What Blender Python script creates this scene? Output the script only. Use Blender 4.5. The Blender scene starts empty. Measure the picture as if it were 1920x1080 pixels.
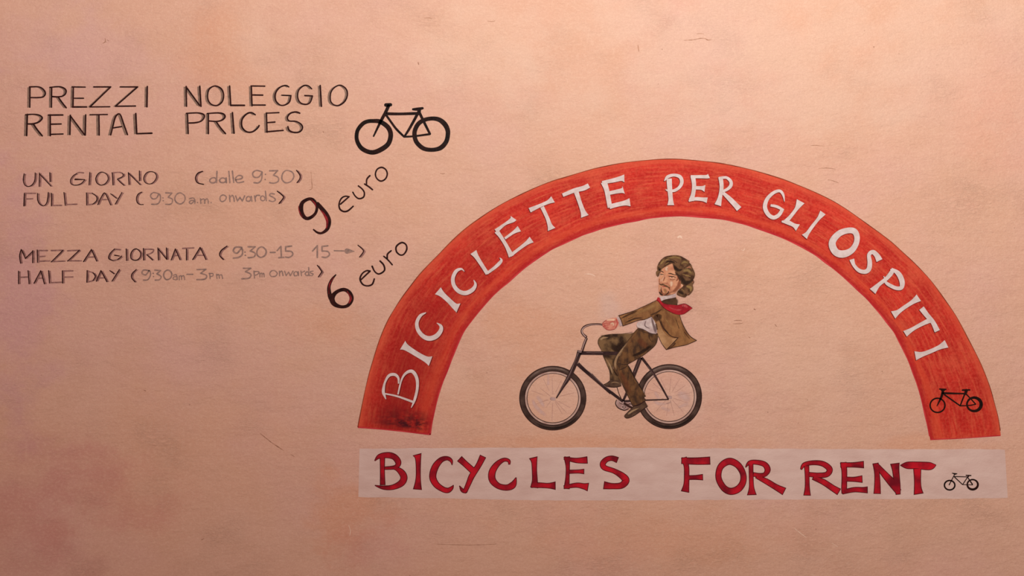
import bpy, bmesh, math, random
from mathutils import Vector
from mathutils.geometry import tessellate_polygon
random.seed(7)
SC = bpy.context.scene
COL = SC.collection
K = 0.002                      # metres on the wall per unit of the survey (1 unit = 2 mm)
ZC = 1.65                      # height of the middle of the painted area

# ------------------------------------------------------------ camera, light, exposure
cam = bpy.data.cameras.new('camera'); co = bpy.data.objects.new('camera', cam); COL.objects.link(co)
co.location = (0, -4.6, ZC); co.rotation_euler = (math.pi/2, 0, 0)
cam.sensor_width = 36; cam.lens = 36*4.6/3.84
SC.camera = co
vs = SC.view_settings
vs.view_transform = 'Standard'; vs.look = 'None'; vs.gamma = 1; vs.use_curve_mapping = False; vs.exposure = 0.0
W = bpy.data.worlds.new('world'); SC.world = W; W.use_nodes = True
W.node_tree.nodes['Background'].inputs[0].default_value = (1.0, 0.82, 0.74, 1)
W.node_tree.nodes['Background'].inputs[1].default_value = 0.49

def area(name, loc, target, size, power, col):
    l = bpy.data.lights.new(name, 'AREA'); l.shape = 'DISK'; l.size = size; l.energy = power; l.color = col
    o = bpy.data.objects.new(name, l); COL.objects.link(o); o.location = loc
    o.rotation_euler = (Vector(target)-Vector(loc)).to_track_quat('-Z', 'Y').to_euler()
    return o
area('unseen_main_lamp', (0.41, -4.0, 3.05), (2.2, 0, 7.4), 0.5, 312, (0.94, 1.03, 1.0))  # unseen main lamp; place and upward tilt set to give the wall's brightness
area('pink_side_fill', (-3.4, -2.6, 3.6), (-2.4, 0, 2.3), 0.5, 11, (1.0, 0.66, 0.95))  # added weak fill that tints the left side pink; no such fitting known

# ------------------------------------------------------------ materials
def lin(c):
    return tuple(((v/255)/12.92 if v/255 <= .04045 else ((v/255+.055)/1.055)**2.4) for v in c) + (1,)

def relief_group():
    g = bpy.data.node_groups.new('plaster_relief', 'ShaderNodeTree')
    g.interface.new_socket('Strength', in_out='INPUT', socket_type='NodeSocketFloat')
    g.interface.new_socket('Normal', in_out='OUTPUT', socket_type='NodeSocketVector')
    n, L = g.nodes, g.links
    gi = n.new('NodeGroupInput'); go = n.new('NodeGroupOutput')
    geo = n.new('ShaderNodeNewGeometry')
    def noise(scale, det, stretch, rough=.55):
        m = n.new('ShaderNodeMapping'); m.inputs['Scale'].default_value = stretch; L.new(geo.outputs['Position'], m.inputs[0])
        t = n.new('ShaderNodeTexNoise'); t.inputs['Scale'].default_value = scale; t.inputs['Detail'].default_value = det
        t.inputs['Roughness'].default_value = rough; L.new(m.outputs[0], t.inputs['Vector']); return t.outputs[0]
    def math_(op, a, b):
        m = n.new('ShaderNodeMath'); m.operation = op
        for i, v in enumerate((a, b)):
            if isinstance(v, (int, float)): m.inputs[i].default_value = v
            else: L.new(v, m.inputs[i])
        return m.outputs[0]
    coarse = noise(9, 3, (1, 1, 2.0))
    mid = noise(38, 4, (1, 1, 1.7), .6)
    fine = noise(130, 3, (1, 1, 1.3), .6)
    # broken trowel ridges: only here and there
    patch = noise(3.3, 2, (1, 1, 1.3))
    r = n.new('ShaderNodeMapRange'); r.inputs['From Min'].default_value = .48; r.inputs['From Max'].default_value = .72
    L.new(patch, r.inputs['Value'])
    ridge = noise(27, 5, (1, 1, 2.8), .62)
    rr = math_('ABSOLUTE', math_('SUBTRACT', ridge, .5), 0)
    rr = math_('MULTIPLY', math_('MINIMUM', math_('MULTIPLY', rr, 12.0), 1.0), r.outputs[0])
    h = math_('ADD', math_('MULTIPLY', coarse, 1.6), math_('MULTIPLY', mid, .55))
    h = math_('ADD', h, math_('MULTIPLY', fine, .34))
    h = math_('ADD', h, math_('MULTIPLY', rr, .18))
    b = n.new('ShaderNodeBump'); b.inputs['Distance'].default_value = .0075
    L.new(gi.outputs[0], b.inputs['Strength']); L.new(h, b.inputs['Height']); L.new(b.outputs[0], go.inputs[0])
    return g
RELIEF = relief_group()

def new_mat(name, rough=.85, bump=.5):
    m = bpy.data.materials.new(name); m.use_nodes = True
    nt = m.node_tree; b = nt.nodes['Principled BSDF']
    b.inputs['Roughness'].default_value = rough; b.inputs['Specular IOR Level'].default_value = .04
    g = nt.nodes.new('ShaderNodeGroup'); g.node_tree = RELIEF; g.inputs[0].default_value = bump
    nt.links.new(g.outputs[0], b.inputs['Normal'])
    return m, nt, b

def paint(name, c1, c2=None, scale=30, rough=.8, bump=.4, lo=.35, hi=.65, detail=4, stretch=(1, 1, 1), thin=0):
    m, nt, b = new_mat(name, rough, bump)
    if c2 is None:
        c2 = tuple(v*.82 for v in c1)
    geo = nt.nodes.new('ShaderNodeNewGeometry')
    mp = nt.nodes.new('ShaderNodeMapping'); mp.inputs['Scale'].default_value = stretch
    nt.links.new(geo.outputs['Position'], mp.inputs[0])
    t = nt.nodes.new('ShaderNodeTexNoise'); t.inputs['Scale'].default_value = scale; t.inputs['Detail'].default_value = detail
    nt.links.new(mp.outputs[0], t.inputs['Vector'])
    r = nt.nodes.new('ShaderNodeValToRGB')
    r.color_ramp.elements[0].position = lo; r.color_ramp.elements[1].position = hi
    r.color_ramp.elements[0].color = lin(c1); r.color_ramp.elements[1].color = lin(c2)
    nt.links.new(t.outputs[0], r.inputs[0]); nt.links.new(r.outputs[0], b.inputs['Base Color'])
    if thin:   # thinned paint: the coat runs out towards the edge of each brush mark
        at = nt.nodes.new('ShaderNodeAttribute'); at.attribute_name = 'cover'
        mu = nt.nodes.new('ShaderNodeMath'); mu.operation = 'MULTIPLY'; mu.inputs[1].default_value = thin; mu.use_clamp = True
        nt.links.new(at.outputs['Fac'], mu.inputs[0]); nt.links.new(mu.outputs[0], b.inputs['Alpha'])
    return m

def mixer(nt):
    def mix(fac, a, b, mode='MIX'):
        m = nt.nodes.new('ShaderNodeMix'); m.data_type = 'RGBA'; m.blend_type = mode; m.clamp_factor = True
        for i, v in ((0, fac), (6, a), (7, b)):
            if isinstance(v, (int, float)): m.inputs[i].default_value = v
            elif isinstance(v, tuple): m.inputs[i].default_value = v
            else: nt.links.new(v, m.inputs[i])
        return m.outputs[2]
    def mth(op, a, b=0.0, clamp=False):
        m = nt.nodes.new('ShaderNodeMath'); m.operation = op; m.use_clamp = clamp
        for i, v in enumerate((a, b)):
            if isinstance(v, (int, float)): m.inputs[i].default_value = v
            else: nt.links.new(v, m.inputs[i])
        return m.outputs[0]
    return mix, mth

def wall_material():
    m, nt, b = new_mat('colour_washed_plaster', .92, .85)
    mix, mth = mixer(nt)
    geo = nt.nodes.new('ShaderNodeNewGeometry'); P = geo.outputs['Position']
    def noise(scale, det, off=(0, 0, 0), stretch=(1, 1, 1), rough=.5):
        mp = nt.nodes.new('ShaderNodeMapping'); mp.inputs['Location'].default_value = off; mp.inputs['Scale'].default_value = stretch
        nt.links.new(P, mp.inputs[0])
        t = nt.nodes.new('ShaderNodeTexNoise'); t.inputs['Scale'].default_value = scale; t.inputs['Detail'].default_value = det
        t.inputs['Roughness'].default_value = rough; nt.links.new(mp.outputs[0], t.inputs['Vector']); return t.outputs[0]
    def rng(v, lo, hi):
        r = nt.nodes.new('ShaderNodeMapRange'); r.inputs['From Min'].default_value = lo; r.inputs['From Max'].default_value = hi
        nt.links.new(v, r.inputs['Value']); return r.outputs[0]
    c = lin((210, 161, 139))
    c = mix(mth('MULTIPLY', rng(noise(1.3, 3, (3, 0, 1)), .40, .66), .55), c, lin((212, 156, 128)))       # orange wash
    c = mix(mth('MULTIPLY', rng(noise(1.7, 3, (9, 0, 4)), .45, .70), .50), c, lin((208, 156, 147)))       # pink wash
    c = mix(mth('MULTIPLY', rng(noise(6, 4, (2, 0, 8), (1, 1, 1.4), .6), .42, .70), .35), c, lin((200, 149, 122)))
    c = mix(mth('MULTIPLY', rng(noise(16, 5, (5, 0, 8), (1, 1, 2.2), .65), .45, .75), .22), c, lin((220, 175, 150)))
    # brushed stains and thin patches of the wash, plus light painted in along the top
    wob = noise(4.5, 5, (7, 0, 2), (1, 1, 1.2), .6)
    for (px, py, rx, rz, colr, amt) in STAINS_AND_LIGHT:
        sep = nt.nodes.new('ShaderNodeVectorMath'); sep.operation = 'SUBTRACT'
        nt.links.new(P, sep.inputs[0]); sep.inputs[1].default_value = ((px-960)*K, 0, ZC+(540-py)*K)
        sc = nt.nodes.new('ShaderNodeVectorMath'); sc.operation = 'MULTIPLY'
        nt.links.new(sep.outputs[0], sc.inputs[0]); sc.inputs[1].default_value = (1/(rx*K), 0, 1/(rz*K))
        ln = nt.nodes.new('ShaderNodeVectorMath'); ln.operation = 'LENGTH'; nt.links.new(sc.outputs[0], ln.inputs[0])
        d = mth('ADD', ln.outputs['Value'], mth('MULTIPLY', mth('SUBTRACT', wob, .5), 3.4))
        r = nt.nodes.new('ShaderNodeMapRange'); r.interpolation_type = 'SMOOTHSTEP'
        r.inputs['From Min'].default_value = 1.1; r.inputs['From Max'].default_value = .1
        r.inputs['To Min'].default_value = 0; r.inputs['To Max'].default_value = amt
        nt.links.new(d, r.inputs['Value'])
        c = mix(r.outputs[0], c, lin(colr))
    # tiny pits and grains
    v = nt.nodes.new('ShaderNodeTexVoronoi'); v.inputs['Scale'].default_value = 22; nt.links.new(P, v.inputs['Vector'])
    pit = mth('MULTIPLY', rng(v.outputs['Distance'], .075, .03), rng(noise(2.3, 2, (1, 0, 5)), .56, .62))
    c = mix(mth('MULTIPLY', pit, .6), c, lin((140, 98, 80)))
    g = rng(noise(190, 3, (0, 0, 0), (1, 1, 1), .7), .35, .68)
    c = mix(mth('MULTIPLY', g, .24), c, lin((176, 128, 106)))
    c = mix(mth('MULTIPLY', rng(noise(75, 4, (4, 0, 0), (1, 1, 1.5), .65), .48, .70), .30), c, lin((228, 184, 160)))
    nt.links.new(c, b.inputs['Base Color'])
    return m
OR = (208, 140, 106); RD = (196, 126, 112); PK = (206, 158, 152); PL = (226, 186, 162); HA = (214, 172, 154)
STAINS_AND_LIGHT = [(640, 960, 80, 110, OR, .5), (690, 1030, 90, 60, RD, .35), (180, 935, 170, 90, RD, .4), (60, 980, 120, 70, RD, .3),
          (620, 610, 100, 60, OR, .35), (415, 130, 100, 100, OR, .3), (400, 30, 80, 50, OR, .25), (485, 70, 70, 90, PL, .22),
          (190, 100, 130, 110, PK, .4), (1130, 830, 300, 22, OR, .4), (1740, 832, 130, 22, OR, .35), (1010, 640, 130, 100, OR, .28),
          (1280, 1010, 400, 70, OR, .22), (1860, 200, 120, 150, (214, 152, 130), .5), (900, 90, 160, 110, PL, .25), (1450, 90, 620, 190, (212, 172, 152), .5),  # the widest pale patch paints in bleached light at the top right
          (850, 700, 60, 50, PL, .2), (1500, 700, 180, 160, PL, .16), (1140, 575, 35, 40, (200, 172, 164), .35), (1290, 745, 55, 75, HA, .5),
          (1035, 745, 75, 72, HA, .35), (470, 690, 260, 130, PK, .22), (540, 270, 200, 60, PL, .12), (1090, 700, 50, 60, HA, .3),
          (30, 560, 90, 330, (198, 146, 146), .6), (60, 960, 180, 200, (190, 126, 118), .35), (1700, 990, 200, 90, (196, 152, 130), .35), (60, 60, 110, 90, PK, .35)]  # the tall first patch turns the left edge pinker

BLACK = paint('dark_brown_brush_paint', (30, 12, 11), (56, 23, 20), 60, .55)
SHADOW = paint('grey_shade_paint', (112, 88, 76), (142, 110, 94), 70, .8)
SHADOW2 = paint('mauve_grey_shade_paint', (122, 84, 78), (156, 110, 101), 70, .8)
GREY = paint('thin_grey_lettering_paint', (128, 102, 94), (156, 120, 107), 90, .8)
ICON = paint('black_icon_paint', (22, 13, 11), (42, 18, 14), 25, .45)
CRIM = paint('crimson_highlight_paint', (150, 38, 42), (96, 24, 26), 40, .5)
WHITE = paint('off_white_lettering_paint', (212, 188, 184), (196, 172, 166), 45, .7)
LETSH = paint('dark_red_letter_edge', (96, 22, 20), (130, 30, 24), 40, .6)
PANEL = paint('off_white_banner_paint', (212, 178, 167), (199, 162, 151), 9, .8, .42, .3, .7, 5, (1, 1, 2.5))
RED = paint('red_lettering_paint', (186, 24, 38), (112, 18, 30), 17, .5, .25, .38, .66)
RLINE = paint('maroon_outline_paint', (66, 12, 16), (94, 18, 22), 40, .5)

def arch_material():
    m, nt, b = new_mat('brushed_red_arch_paint', .6, .3)
    mix, mth = mixer(nt)
    uv = nt.nodes.new('ShaderNodeUVMap'); uv.uv_map = 'UVMap'
    geo = nt.nodes.new('ShaderNodeNewGeometry')
    sp = nt.nodes.new('ShaderNodeSeparateXYZ'); nt.links.new(uv.outputs[0], sp.inputs[0])
    def noise(src, scale, det, stretch, off=(0, 0, 0), rough=.6):
        mp = nt.nodes.new('ShaderNodeMapping'); mp.inputs['Scale'].default_value = stretch; mp.inputs['Location'].default_value = off
        nt.links.new(src, mp.inputs[0])
        t = nt.nodes.new('ShaderNodeTexNoise'); t.inputs['Scale'].default_value = scale; t.inputs['Detail'].default_value = det
        t.inputs['Roughness'].default_value = rough; nt.links.new(mp.outputs[0], t.inputs['Vector']); return t.outputs[0]
    def rng(v, lo, hi, t0=0., t1=1.):
        r = nt.nodes.new('ShaderNodeMapRange'); r.inputs['From Min'].default_value = lo; r.inputs['From Max'].default_value = hi
        r.inputs['To Min'].default_value = t0; r.inputs['To Max'].default_value = t1
        nt.links.new(v, r.inputs['Value']); return r.outputs[0]
    streak = noise(uv.outputs[0], 1.0, 5, (14, 7, 1))
    streak2 = noise(uv.outputs[0], 1.0, 4, (34, 26, 1), (5, 2, 0))
    cloud = noise(geo.outputs['Position'], 6, 4, (1, 1, 1))
    c = mix(rng(streak, .36, .64), lin((178, 30, 26)), lin((200, 54, 40)))
    c = mix(rng(cloud, .42, .62, 0, .7), c, lin((160, 28, 25)))
    c = mix(rng(noise(geo.outputs['Position'], 9, 5, (1, 1, 1), (4, 0, 2), .65), .50, .68, 0, .55), c, lin((206, 90, 62)))
    c = mix(rng(streak2, .48, .70, 0, .55), c, lin((214, 100, 66)))
    c = mix(rng(noise(uv.outputs[0], 1.0, 5, (26, 34, 1), (1, 9, 0), .7), .52, .70, 0, .6), c, lin((150, 26, 24)))
    c = mix(rng(noise(geo.outputs['Position'], 95, 4, (1, 1, 1), (2, 0, 6), .7), .42, .66, 0, .4), c, lin((216, 84, 66)))
    c = mix(rng(noise(geo.outputs['Position'], 110, 4, (1, 1, 1), (8, 0, 1), .7), .50, .68, 0, .45), c, lin((142, 22, 20)))
    v = sp.outputs[1]; u = sp.outputs[0]
    wv = mth('ADD', v, mth('MULTIPLY', mth('SUBTRACT', streak, .5), .16))
    c = mix(rng(wv, .13, .02, 0, .55), c, lin((208, 84, 58)))          # outer rim was thinned to orange
    c = mix(rng(wv, .91, .985, 0, .75), c, lin((164, 28, 34)))         # inner rim is a deeper red
    c = mix(mth('MULTIPLY', mth('MULTIPLY', rng(wv, .80, .86), rng(wv, .93, .88), True), .5), c, lin((206, 74, 48)))
    # darker body on the left leg, sooty foot
    left = mth('MULTIPLY', rng(u, .30, .02), mth('MULTIPLY', rng(v, .02, .4), rng(v, 1.0, .6)))
    c = mix(mth('MULTIPLY', left, .75), c, lin((134, 24, 24)))
    foot = mth('MULTIPLY', rng(u, .034, .012), mth('MULTIPLY', rng(u, .003, .008), mth('MULTIPLY', rng(v, .08, .6), rng(v, 1.0, .86))))
    foot = mth('MULTIPLY', foot, rng(noise(geo.outputs['Position'], 26, 4, (1, 1, 2)), .38, .56))
    c = mix(mth('MULTIPLY', foot, .95), c, lin((62, 20, 26)))
    nt.links.new(c, b.inputs['Base Color'])
    return m
ARCH = arch_material()

# ------------------------------------------------------------ geometry helpers
LH = 0.00025       # thickness of one coat of paint
class Frame:
    def __init__(s, x0, y0, sc): s.x0, s.y0, s.sc = x0, y0, sc
    def p(s, x, y): return (s.x0+x/s.sc, s.y0+y/s.sc)
def wx(px): return (px-960)*K
def wz(py): return ZC+(540-py)*K

def parse(txt, fr, w0):
    out = []
    for s in txt.split('|'):
        s = s.strip()
        fl = ''
        while s[0] in 'og-': fl += s[0]; s = s[1:]
        pts = []
        for t in s.split():
            corner = t.endswith('!'); t = t.rstrip('!')
            v = [float(a) for a in t.split(',')]
            x, y = fr.p(v[0], v[1]); w = (v[2] if len(v) > 2 else w0)/fr.sc
            pts.append((x, y, w))
            if corner: pts.append((x, y, w))
        if '-' in fl and len(pts) > 2:
            for a, b in zip(pts, pts[1:]): out.append((fl, [a, b]))
        else: out.append((fl, pts))
    return out

def smooth(pts, closed, n=6):
    if len(pts) < 3: return list(pts)
    res = []; N = len(pts); rng = range(N if closed else N-1)
    for i in rng:
        if closed: a, b, c, d = pts[(i-1) % N], pts[i], pts[(i+1) % N], pts[(i+2) % N]
        else: a, b, c, d = pts[max(i-1, 0)], pts[i], pts[i+1], pts[min(i+2, N-1)]
        if abs(b[0]-c[0])+abs(b[1]-c[1]) < 1e-6: continue
        for k in range(n):
            t = k/n
            res.append(tuple(.5*((2*q)+(-p+r)*t+(2*p-5*q+4*r-s)*t*t+(-p+3*q-3*r+s)*t**3) for p, q, r, s in zip(a, b, c, d)))
    if not closed: res.append(pts[-1])
    return res

class Mesh:
    """collects flat coats of paint with edges that go down to the wall, in px of the survey"""
    def __init__(s): s.v = []; s.f = []; s.j = 0; s.a = {}
    def top(s, x, y, h): s.v.append((x, y, h)); return len(s.v)-1
    def strip(s, Lp, Rp, h, closed=False):
        n = len(Lp)
        a = [s.top(x, y, h) for x, y in Lp]; b = [s.top(x, y, h) for x, y in Rp]
        a0 = [s.top(x, y, 0) for x, y in Lp]; b0 = [s.top(x, y, 0) for x, y in Rp]
        for i in range(n if closed else n-1):
            k = (i+1) % n
            s.f += [(a[i], a[k], b[k], b[i]), (a[i], a0[i], a0[k], a[k]), (b[i], b[k], b0[k], b0[i])]
        if not closed:
            s.f += [(a[0], b[0], b0[0], a0[0]), (a[-1], a0[-1], b0[-1], b[-1])]
    def fan(s, ring, h):
        t = [s.top(x, y, h) for x, y in ring]; s.f.append(tuple(t))
        g = [s.top(x, y, 0) for x, y in ring]
        for i in range(len(t)):
            k = (i+1) % len(t); s.f.append((t[i], g[i], g[k], t[k]))
    def stroke(s, pts, closed, h, cap='round', grow=0., ext=0., off=(0, 0), sm=True):
        s.j += 1; h = h+0.000012*(s.j % 8)
        P = smooth(pts, closed) if sm else list(pts)
        P = [(x+off[0], y+off[1], max(w+grow, .3)) for x, y, w in P]
        Q = [P[0]]
        for q in P[1:]:
            if math.hypot(q[0]-Q[-1][0], q[1]-Q[-1][1]) > .02: Q.append(q)
        P = Q; n = len(P)
        if n < 2: P = [P[0], (P[0][0]+.4, P[0][1], P[0][2])]; n = 2
        T = []
        for i in range(n):
            if closed: a, b = P[i-1], P[(i+1) % n]
            else: a, b = P[max(i-1, 0)], P[min(i+1, n-1)]
            dx, dy = b[0]-a[0], b[1]-a[1]; l = math.hypot(dx, dy) or 1
            T.append((dx/l, dy/l))
        if ext and not closed:
            P[0] = (P[0][0]-T[0][0]*ext, P[0][1]-T[0][1]*ext, P[0][2]); P[-1] = (P[-1][0]+T[-1][0]*ext, P[-1][1]+T[-1][1]*ext, P[-1][2])
        Lp = [(x-t[1]*w/2, y+t[0]*w/2) for (x, y, w), t in zip(P, T)]
        Rp = [(x+t[1]*w/2, y-t[0]*w/2) for (x, y, w), t in zip(P, T)]
        s.strip(Lp, Rp, h, closed)
        if cap == 'round' and not closed:
            for (x, y, w), t, sg in ((P[0], T[0], -1), (P[-1], T[-1], 1)):
                a0 = math.atan2(sg*t[1], sg*t[0])
                s.fan([(x+math.cos(a0+math.pi*(k/6-.5))*w/2, y+math.sin(a0+math.pi*(k/6-.5))*w/2) for k in range(7)], h)
    def soft(s, pts, closed, h, grow=1.45):
        s.j += 1; h = h+0.000012*(s.j % 8)
        P = smooth(pts, closed); n = len(P); rows = []
        for i, (x, y, w) in enumerate(P):
            a, b = (P[i-1], P[(i+1) % n]) if closed else (P[max(i-1, 0)], P[min(i+1, n-1)])
            dx, dy = b[0]-a[0], b[1]-a[1]; l = math.hypot(dx, dy) or 1; dx /= l; dy /= l
            e = 1 if closed else min(1, 2.2*min(i+.35, n-1-i+.35)/n*2)
            row = []
            for k, c in ((-.5, 0), (-.25, .75), (0, 1), (.25, .75), (.5, 0)):
                v = s.top(x-dy*w*grow*k, y+dx*w*grow*k, h); s.a[v] = c*e; row.append(v)
            rows.append(row)
        for i in range(n if closed else n-1):
            p, q = rows[i], rows[(i+1) % n]
            for k in range(4): s.f.append((p[k], q[k], q[k+1], p[k+1]))
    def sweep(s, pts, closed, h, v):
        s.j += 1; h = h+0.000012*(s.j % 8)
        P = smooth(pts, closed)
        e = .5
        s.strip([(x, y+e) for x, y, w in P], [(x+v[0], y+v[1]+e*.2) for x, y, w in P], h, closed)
    def poly(s, pts, h, sm=True):
        P = smooth([(x, y, 0) for x, y in pts], True, 5) if sm else [(x, y, 0) for x, y in pts]
        tri = tessellate_polygon([[Vector((x, y, 0)) for x, y, _ in P]])
        t = [s.top(x, y, h) for x, y, _ in P]; g = [s.top(x, y, 0) for x, y, _ in P]
        for a in tri: s.f.append(tuple(t[i] for i in a))
        for i in range(len(t)):
            k = (i+1) % len(t); s.f.append((t[i], g[i], g[k], t[k]))
    def build(s, name, mat, parent=None, origin=None):
        if origin is None:
            origin = parent['anchor'] if parent is not None and 'anchor' in parent else (0, 0, 0)
        ox, oy, oz = origin
        me = bpy.data.meshes.new(name)
        me.from_pydata([(wx(x)-ox, -h-oy, wz(y)-oz) for x, y, h in s.v], [], s.f)
        if s.a:
            at = me.attributes.new('cover', 'FLOAT', 'POINT')
            for i in range(len(s.v)): at.data[i].value = s.a.get(i, 1.0)
        me.materials.append(mat); me.update()
        o = bpy.data.objects.new(name, me); COL.objects.link(o)
        if parent is not None: o.parent = parent
        return o

ANCH = {}
def thing(name, px, py, label, cat, group=None):
    o = bpy.data.objects.new(name, None); COL.objects.link(o); o.empty_display_size = .05
    loc = (wx(px), 0.0, wz(py)); o.location = loc; ANCH[o.name] = loc
    o['label'] = label; o['category'] = cat
    if group: o['group'] = group
    return o
def add(mesh, name, mat, parent, root=None, label=None):
    """part of a thing (root None) or a sub-part whose parent is a part of root"""
    o = mesh.build(name, mat, parent, ANCH[(root or parent).name])
    if label: o['label'] = label
    return o

# ------------------------------------------------------------ the wall
WALL = wall_material()
def cube_mesh(name, x0, x1, y0, y1, z0, z1, mat):
    me = bpy.data.meshes.new(name); bm = bmesh.new(); bmesh.ops.create_cube(bm, size=1)
    for v in bm.verts:
        v.co = (x0+(v.co.x+.5)*(x1-x0), y0+(v.co.y+.5)*(y1-y0), z0+(v.co.z+.5)*(z1-z0))
    bm.to_mesh(me); bm.free(); me.materials.append(mat)
    o = bpy.data.objects.new(name, me); COL.objects.link(o); return o
wall = cube_mesh('wall_back', -5, 5, 0, .3, 0, 4.2, WALL); wall['kind'] = 'structure'
wall['label'] = 'pink and orange colour-washed plaster wall carrying the painted signs'
CRACK = paint('plaster_crack', (138, 94, 74), (184, 134, 110), 60, .9)
CHALK = paint('bare_plaster_chip', (226, 188, 166), (212, 168, 146), 60, .9)
PXF = Frame(0, 0, 1)
def crack(txt, name='crack', mat=CRACK, w=1.0):
    m = Mesh()
    for fl, pts in parse(txt, PXF, w): m.stroke(pts, False, .0003, 'round')
    o = m.build(name, mat, wall, (0, 0, 0)); return o
crack('1282,75.5,.5 1297,75,1.3 1306,73.5,.8 1313,72,1.4 1321,72,1 1327,75,1.6 1334,74.5,.6')
crack('1306,63.5,.5 1313,63,1 1320,64,.4', w=.8)
crack('201,75,.6 204,77,.8|197,72,1 197.5,78,1.5 193,81,1.2|199,79,1')
crack('488,813,1 497,820,1.2 508,829,1.2|508,829,.8 520,837,1.6 532,845,.7|545,852,.6 552,856,.6')
crack('1196,84,.6 1196.8,90,2 1198,97,.7')
crack('1376,601,.6 1383,600.5,1.3 1391,601,.8|1374,607,.8 1385,607,1.2 1392,606,1')
crack('1414,579.5,1.8 1417,581,1'); crack('1453,608,1 1456,612,1'); crack('1404,632,1.2 1406,633,1.6')
crack('784,117,1.4 785,121,1.2', w=1.2); crack('1638,88,1.6 1639,88,1.6'); crack('606,247,1.4 607,248,1.4')
crack('270,731.5,.8 273,733,1.6'); crack('378,1012,1 382,1010,1'); crack('796,34,.6 803,33.5,1.1 810,34.5,.6')
crack('914,39.5,.5 922,40.5,1 928,39,.6'); crack('825,325,.8 830,326,1.3 834,325,.8')
crack('1520,273,.5 1530,272.5,1.1 1545,274,.5|1535,316,.6 1550,315,1.1 1566,317,.6|1552,337,.6 1562,339,1 1572,343,.7')
crack('583,322,.6 584.5,340,.8 585,353,1.4 580,356,.7', w=.8)
crack('1390,468,.8 1394,470,1.4 1396,465,.8', 'plaster_chip', CHALK)
crack('1271,445,3 1275,443,3.5 1279,447,2', 'plaster_chip', CHALK)
crack('1096,514,1.2 1108,514,2 1116,518,1', 'plaster_chip', CHALK)
crack('1490,991,1 1500,999,1.6 1512,1008,1|1560,1018,.8 1570,1025,1.4', 'plaster_chip', CHALK)
crack('654,985,1.2 657,995,1.6 656,1004,1|662,982,1', 'plaster_chip', CHALK)
crack('593,440,1.4 597,437,1.8 603,440,1', 'plaster_chip', CHALK)
crack('820,1020,.5 880,1022,.8 930,1020,.5', w=.8)

# ------------------------------------------------------------ thin brush lettering
KIND = {'(': 'bracket', ')': 'bracket', ':': 'colon', '.': 'full_stop', '-': 'dash', '>': 'arrow'}
def pname(ch): return KIND.get(ch, 'digit' if ch.isdigit() else 'letter')
def brush_word(root, fr, items, w0, ink, shade=None, v=(0, 0), gm=GREY):
    for ch, txt in items:
        st = parse(txt, fr, w0)
        a = Mesh(); sh = Mesh(); gr = []
        for fl, pts in st:
            pts = [(x, y, w*random.uniform(.88, 1.12)) for x, y, w in pts]
            if 'g' in fl: gr.append(Mesh()); gr[-1].stroke(pts, 'o' in fl, LH*2, 'round', .8)
            else:
                a.stroke(pts, 'o' in fl, LH*3, 'round')
                if shade: sh.sweep(pts, 'o' in fl, LH, v)
        o = add(a, pname(ch), ink, root) if a.f else None
        if sh.f: add(sh, 'shading', shade, o, root)
        for gm_ in gr: add(gm_, 'grey_stroke' if o else pname(ch), shade or gm, o if o else root, root)

fA = Frame(20, 140, 5.647); fB = Frame(330, 140, 5.647)
t = thing('painted_inscription', 340, 200, 'top heading line PREZZI NOLEGGIO in dark brown capitals with grey shading', 'lettering')
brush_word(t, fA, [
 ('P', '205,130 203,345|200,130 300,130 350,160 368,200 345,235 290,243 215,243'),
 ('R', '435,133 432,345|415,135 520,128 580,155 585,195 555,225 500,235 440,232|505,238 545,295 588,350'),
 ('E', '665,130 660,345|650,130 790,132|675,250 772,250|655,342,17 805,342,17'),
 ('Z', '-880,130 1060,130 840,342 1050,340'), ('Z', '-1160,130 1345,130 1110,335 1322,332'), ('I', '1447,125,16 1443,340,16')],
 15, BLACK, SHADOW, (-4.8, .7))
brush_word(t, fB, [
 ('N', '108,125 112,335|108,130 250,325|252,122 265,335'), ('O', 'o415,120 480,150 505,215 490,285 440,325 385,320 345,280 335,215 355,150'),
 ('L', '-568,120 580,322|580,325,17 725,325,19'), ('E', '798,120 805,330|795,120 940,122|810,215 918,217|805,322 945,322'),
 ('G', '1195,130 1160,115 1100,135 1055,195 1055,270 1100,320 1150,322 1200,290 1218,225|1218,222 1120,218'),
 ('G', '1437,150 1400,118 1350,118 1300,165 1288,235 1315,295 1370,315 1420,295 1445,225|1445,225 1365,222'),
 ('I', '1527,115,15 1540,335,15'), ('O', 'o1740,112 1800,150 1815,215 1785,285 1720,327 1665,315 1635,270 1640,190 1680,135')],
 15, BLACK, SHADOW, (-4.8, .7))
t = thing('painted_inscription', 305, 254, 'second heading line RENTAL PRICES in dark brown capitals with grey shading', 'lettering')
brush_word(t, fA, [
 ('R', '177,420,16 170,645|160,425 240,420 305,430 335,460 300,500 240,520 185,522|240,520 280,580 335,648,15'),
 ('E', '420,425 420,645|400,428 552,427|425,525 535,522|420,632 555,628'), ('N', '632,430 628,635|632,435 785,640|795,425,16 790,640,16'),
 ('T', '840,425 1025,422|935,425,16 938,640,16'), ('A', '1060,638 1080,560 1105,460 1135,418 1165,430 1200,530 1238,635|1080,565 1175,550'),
 ('L', '-1325,412 1335,625|1335,625,16 1495,620,18')], 15.5, BLACK, SHADOW, (-5.2, .9))
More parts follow.
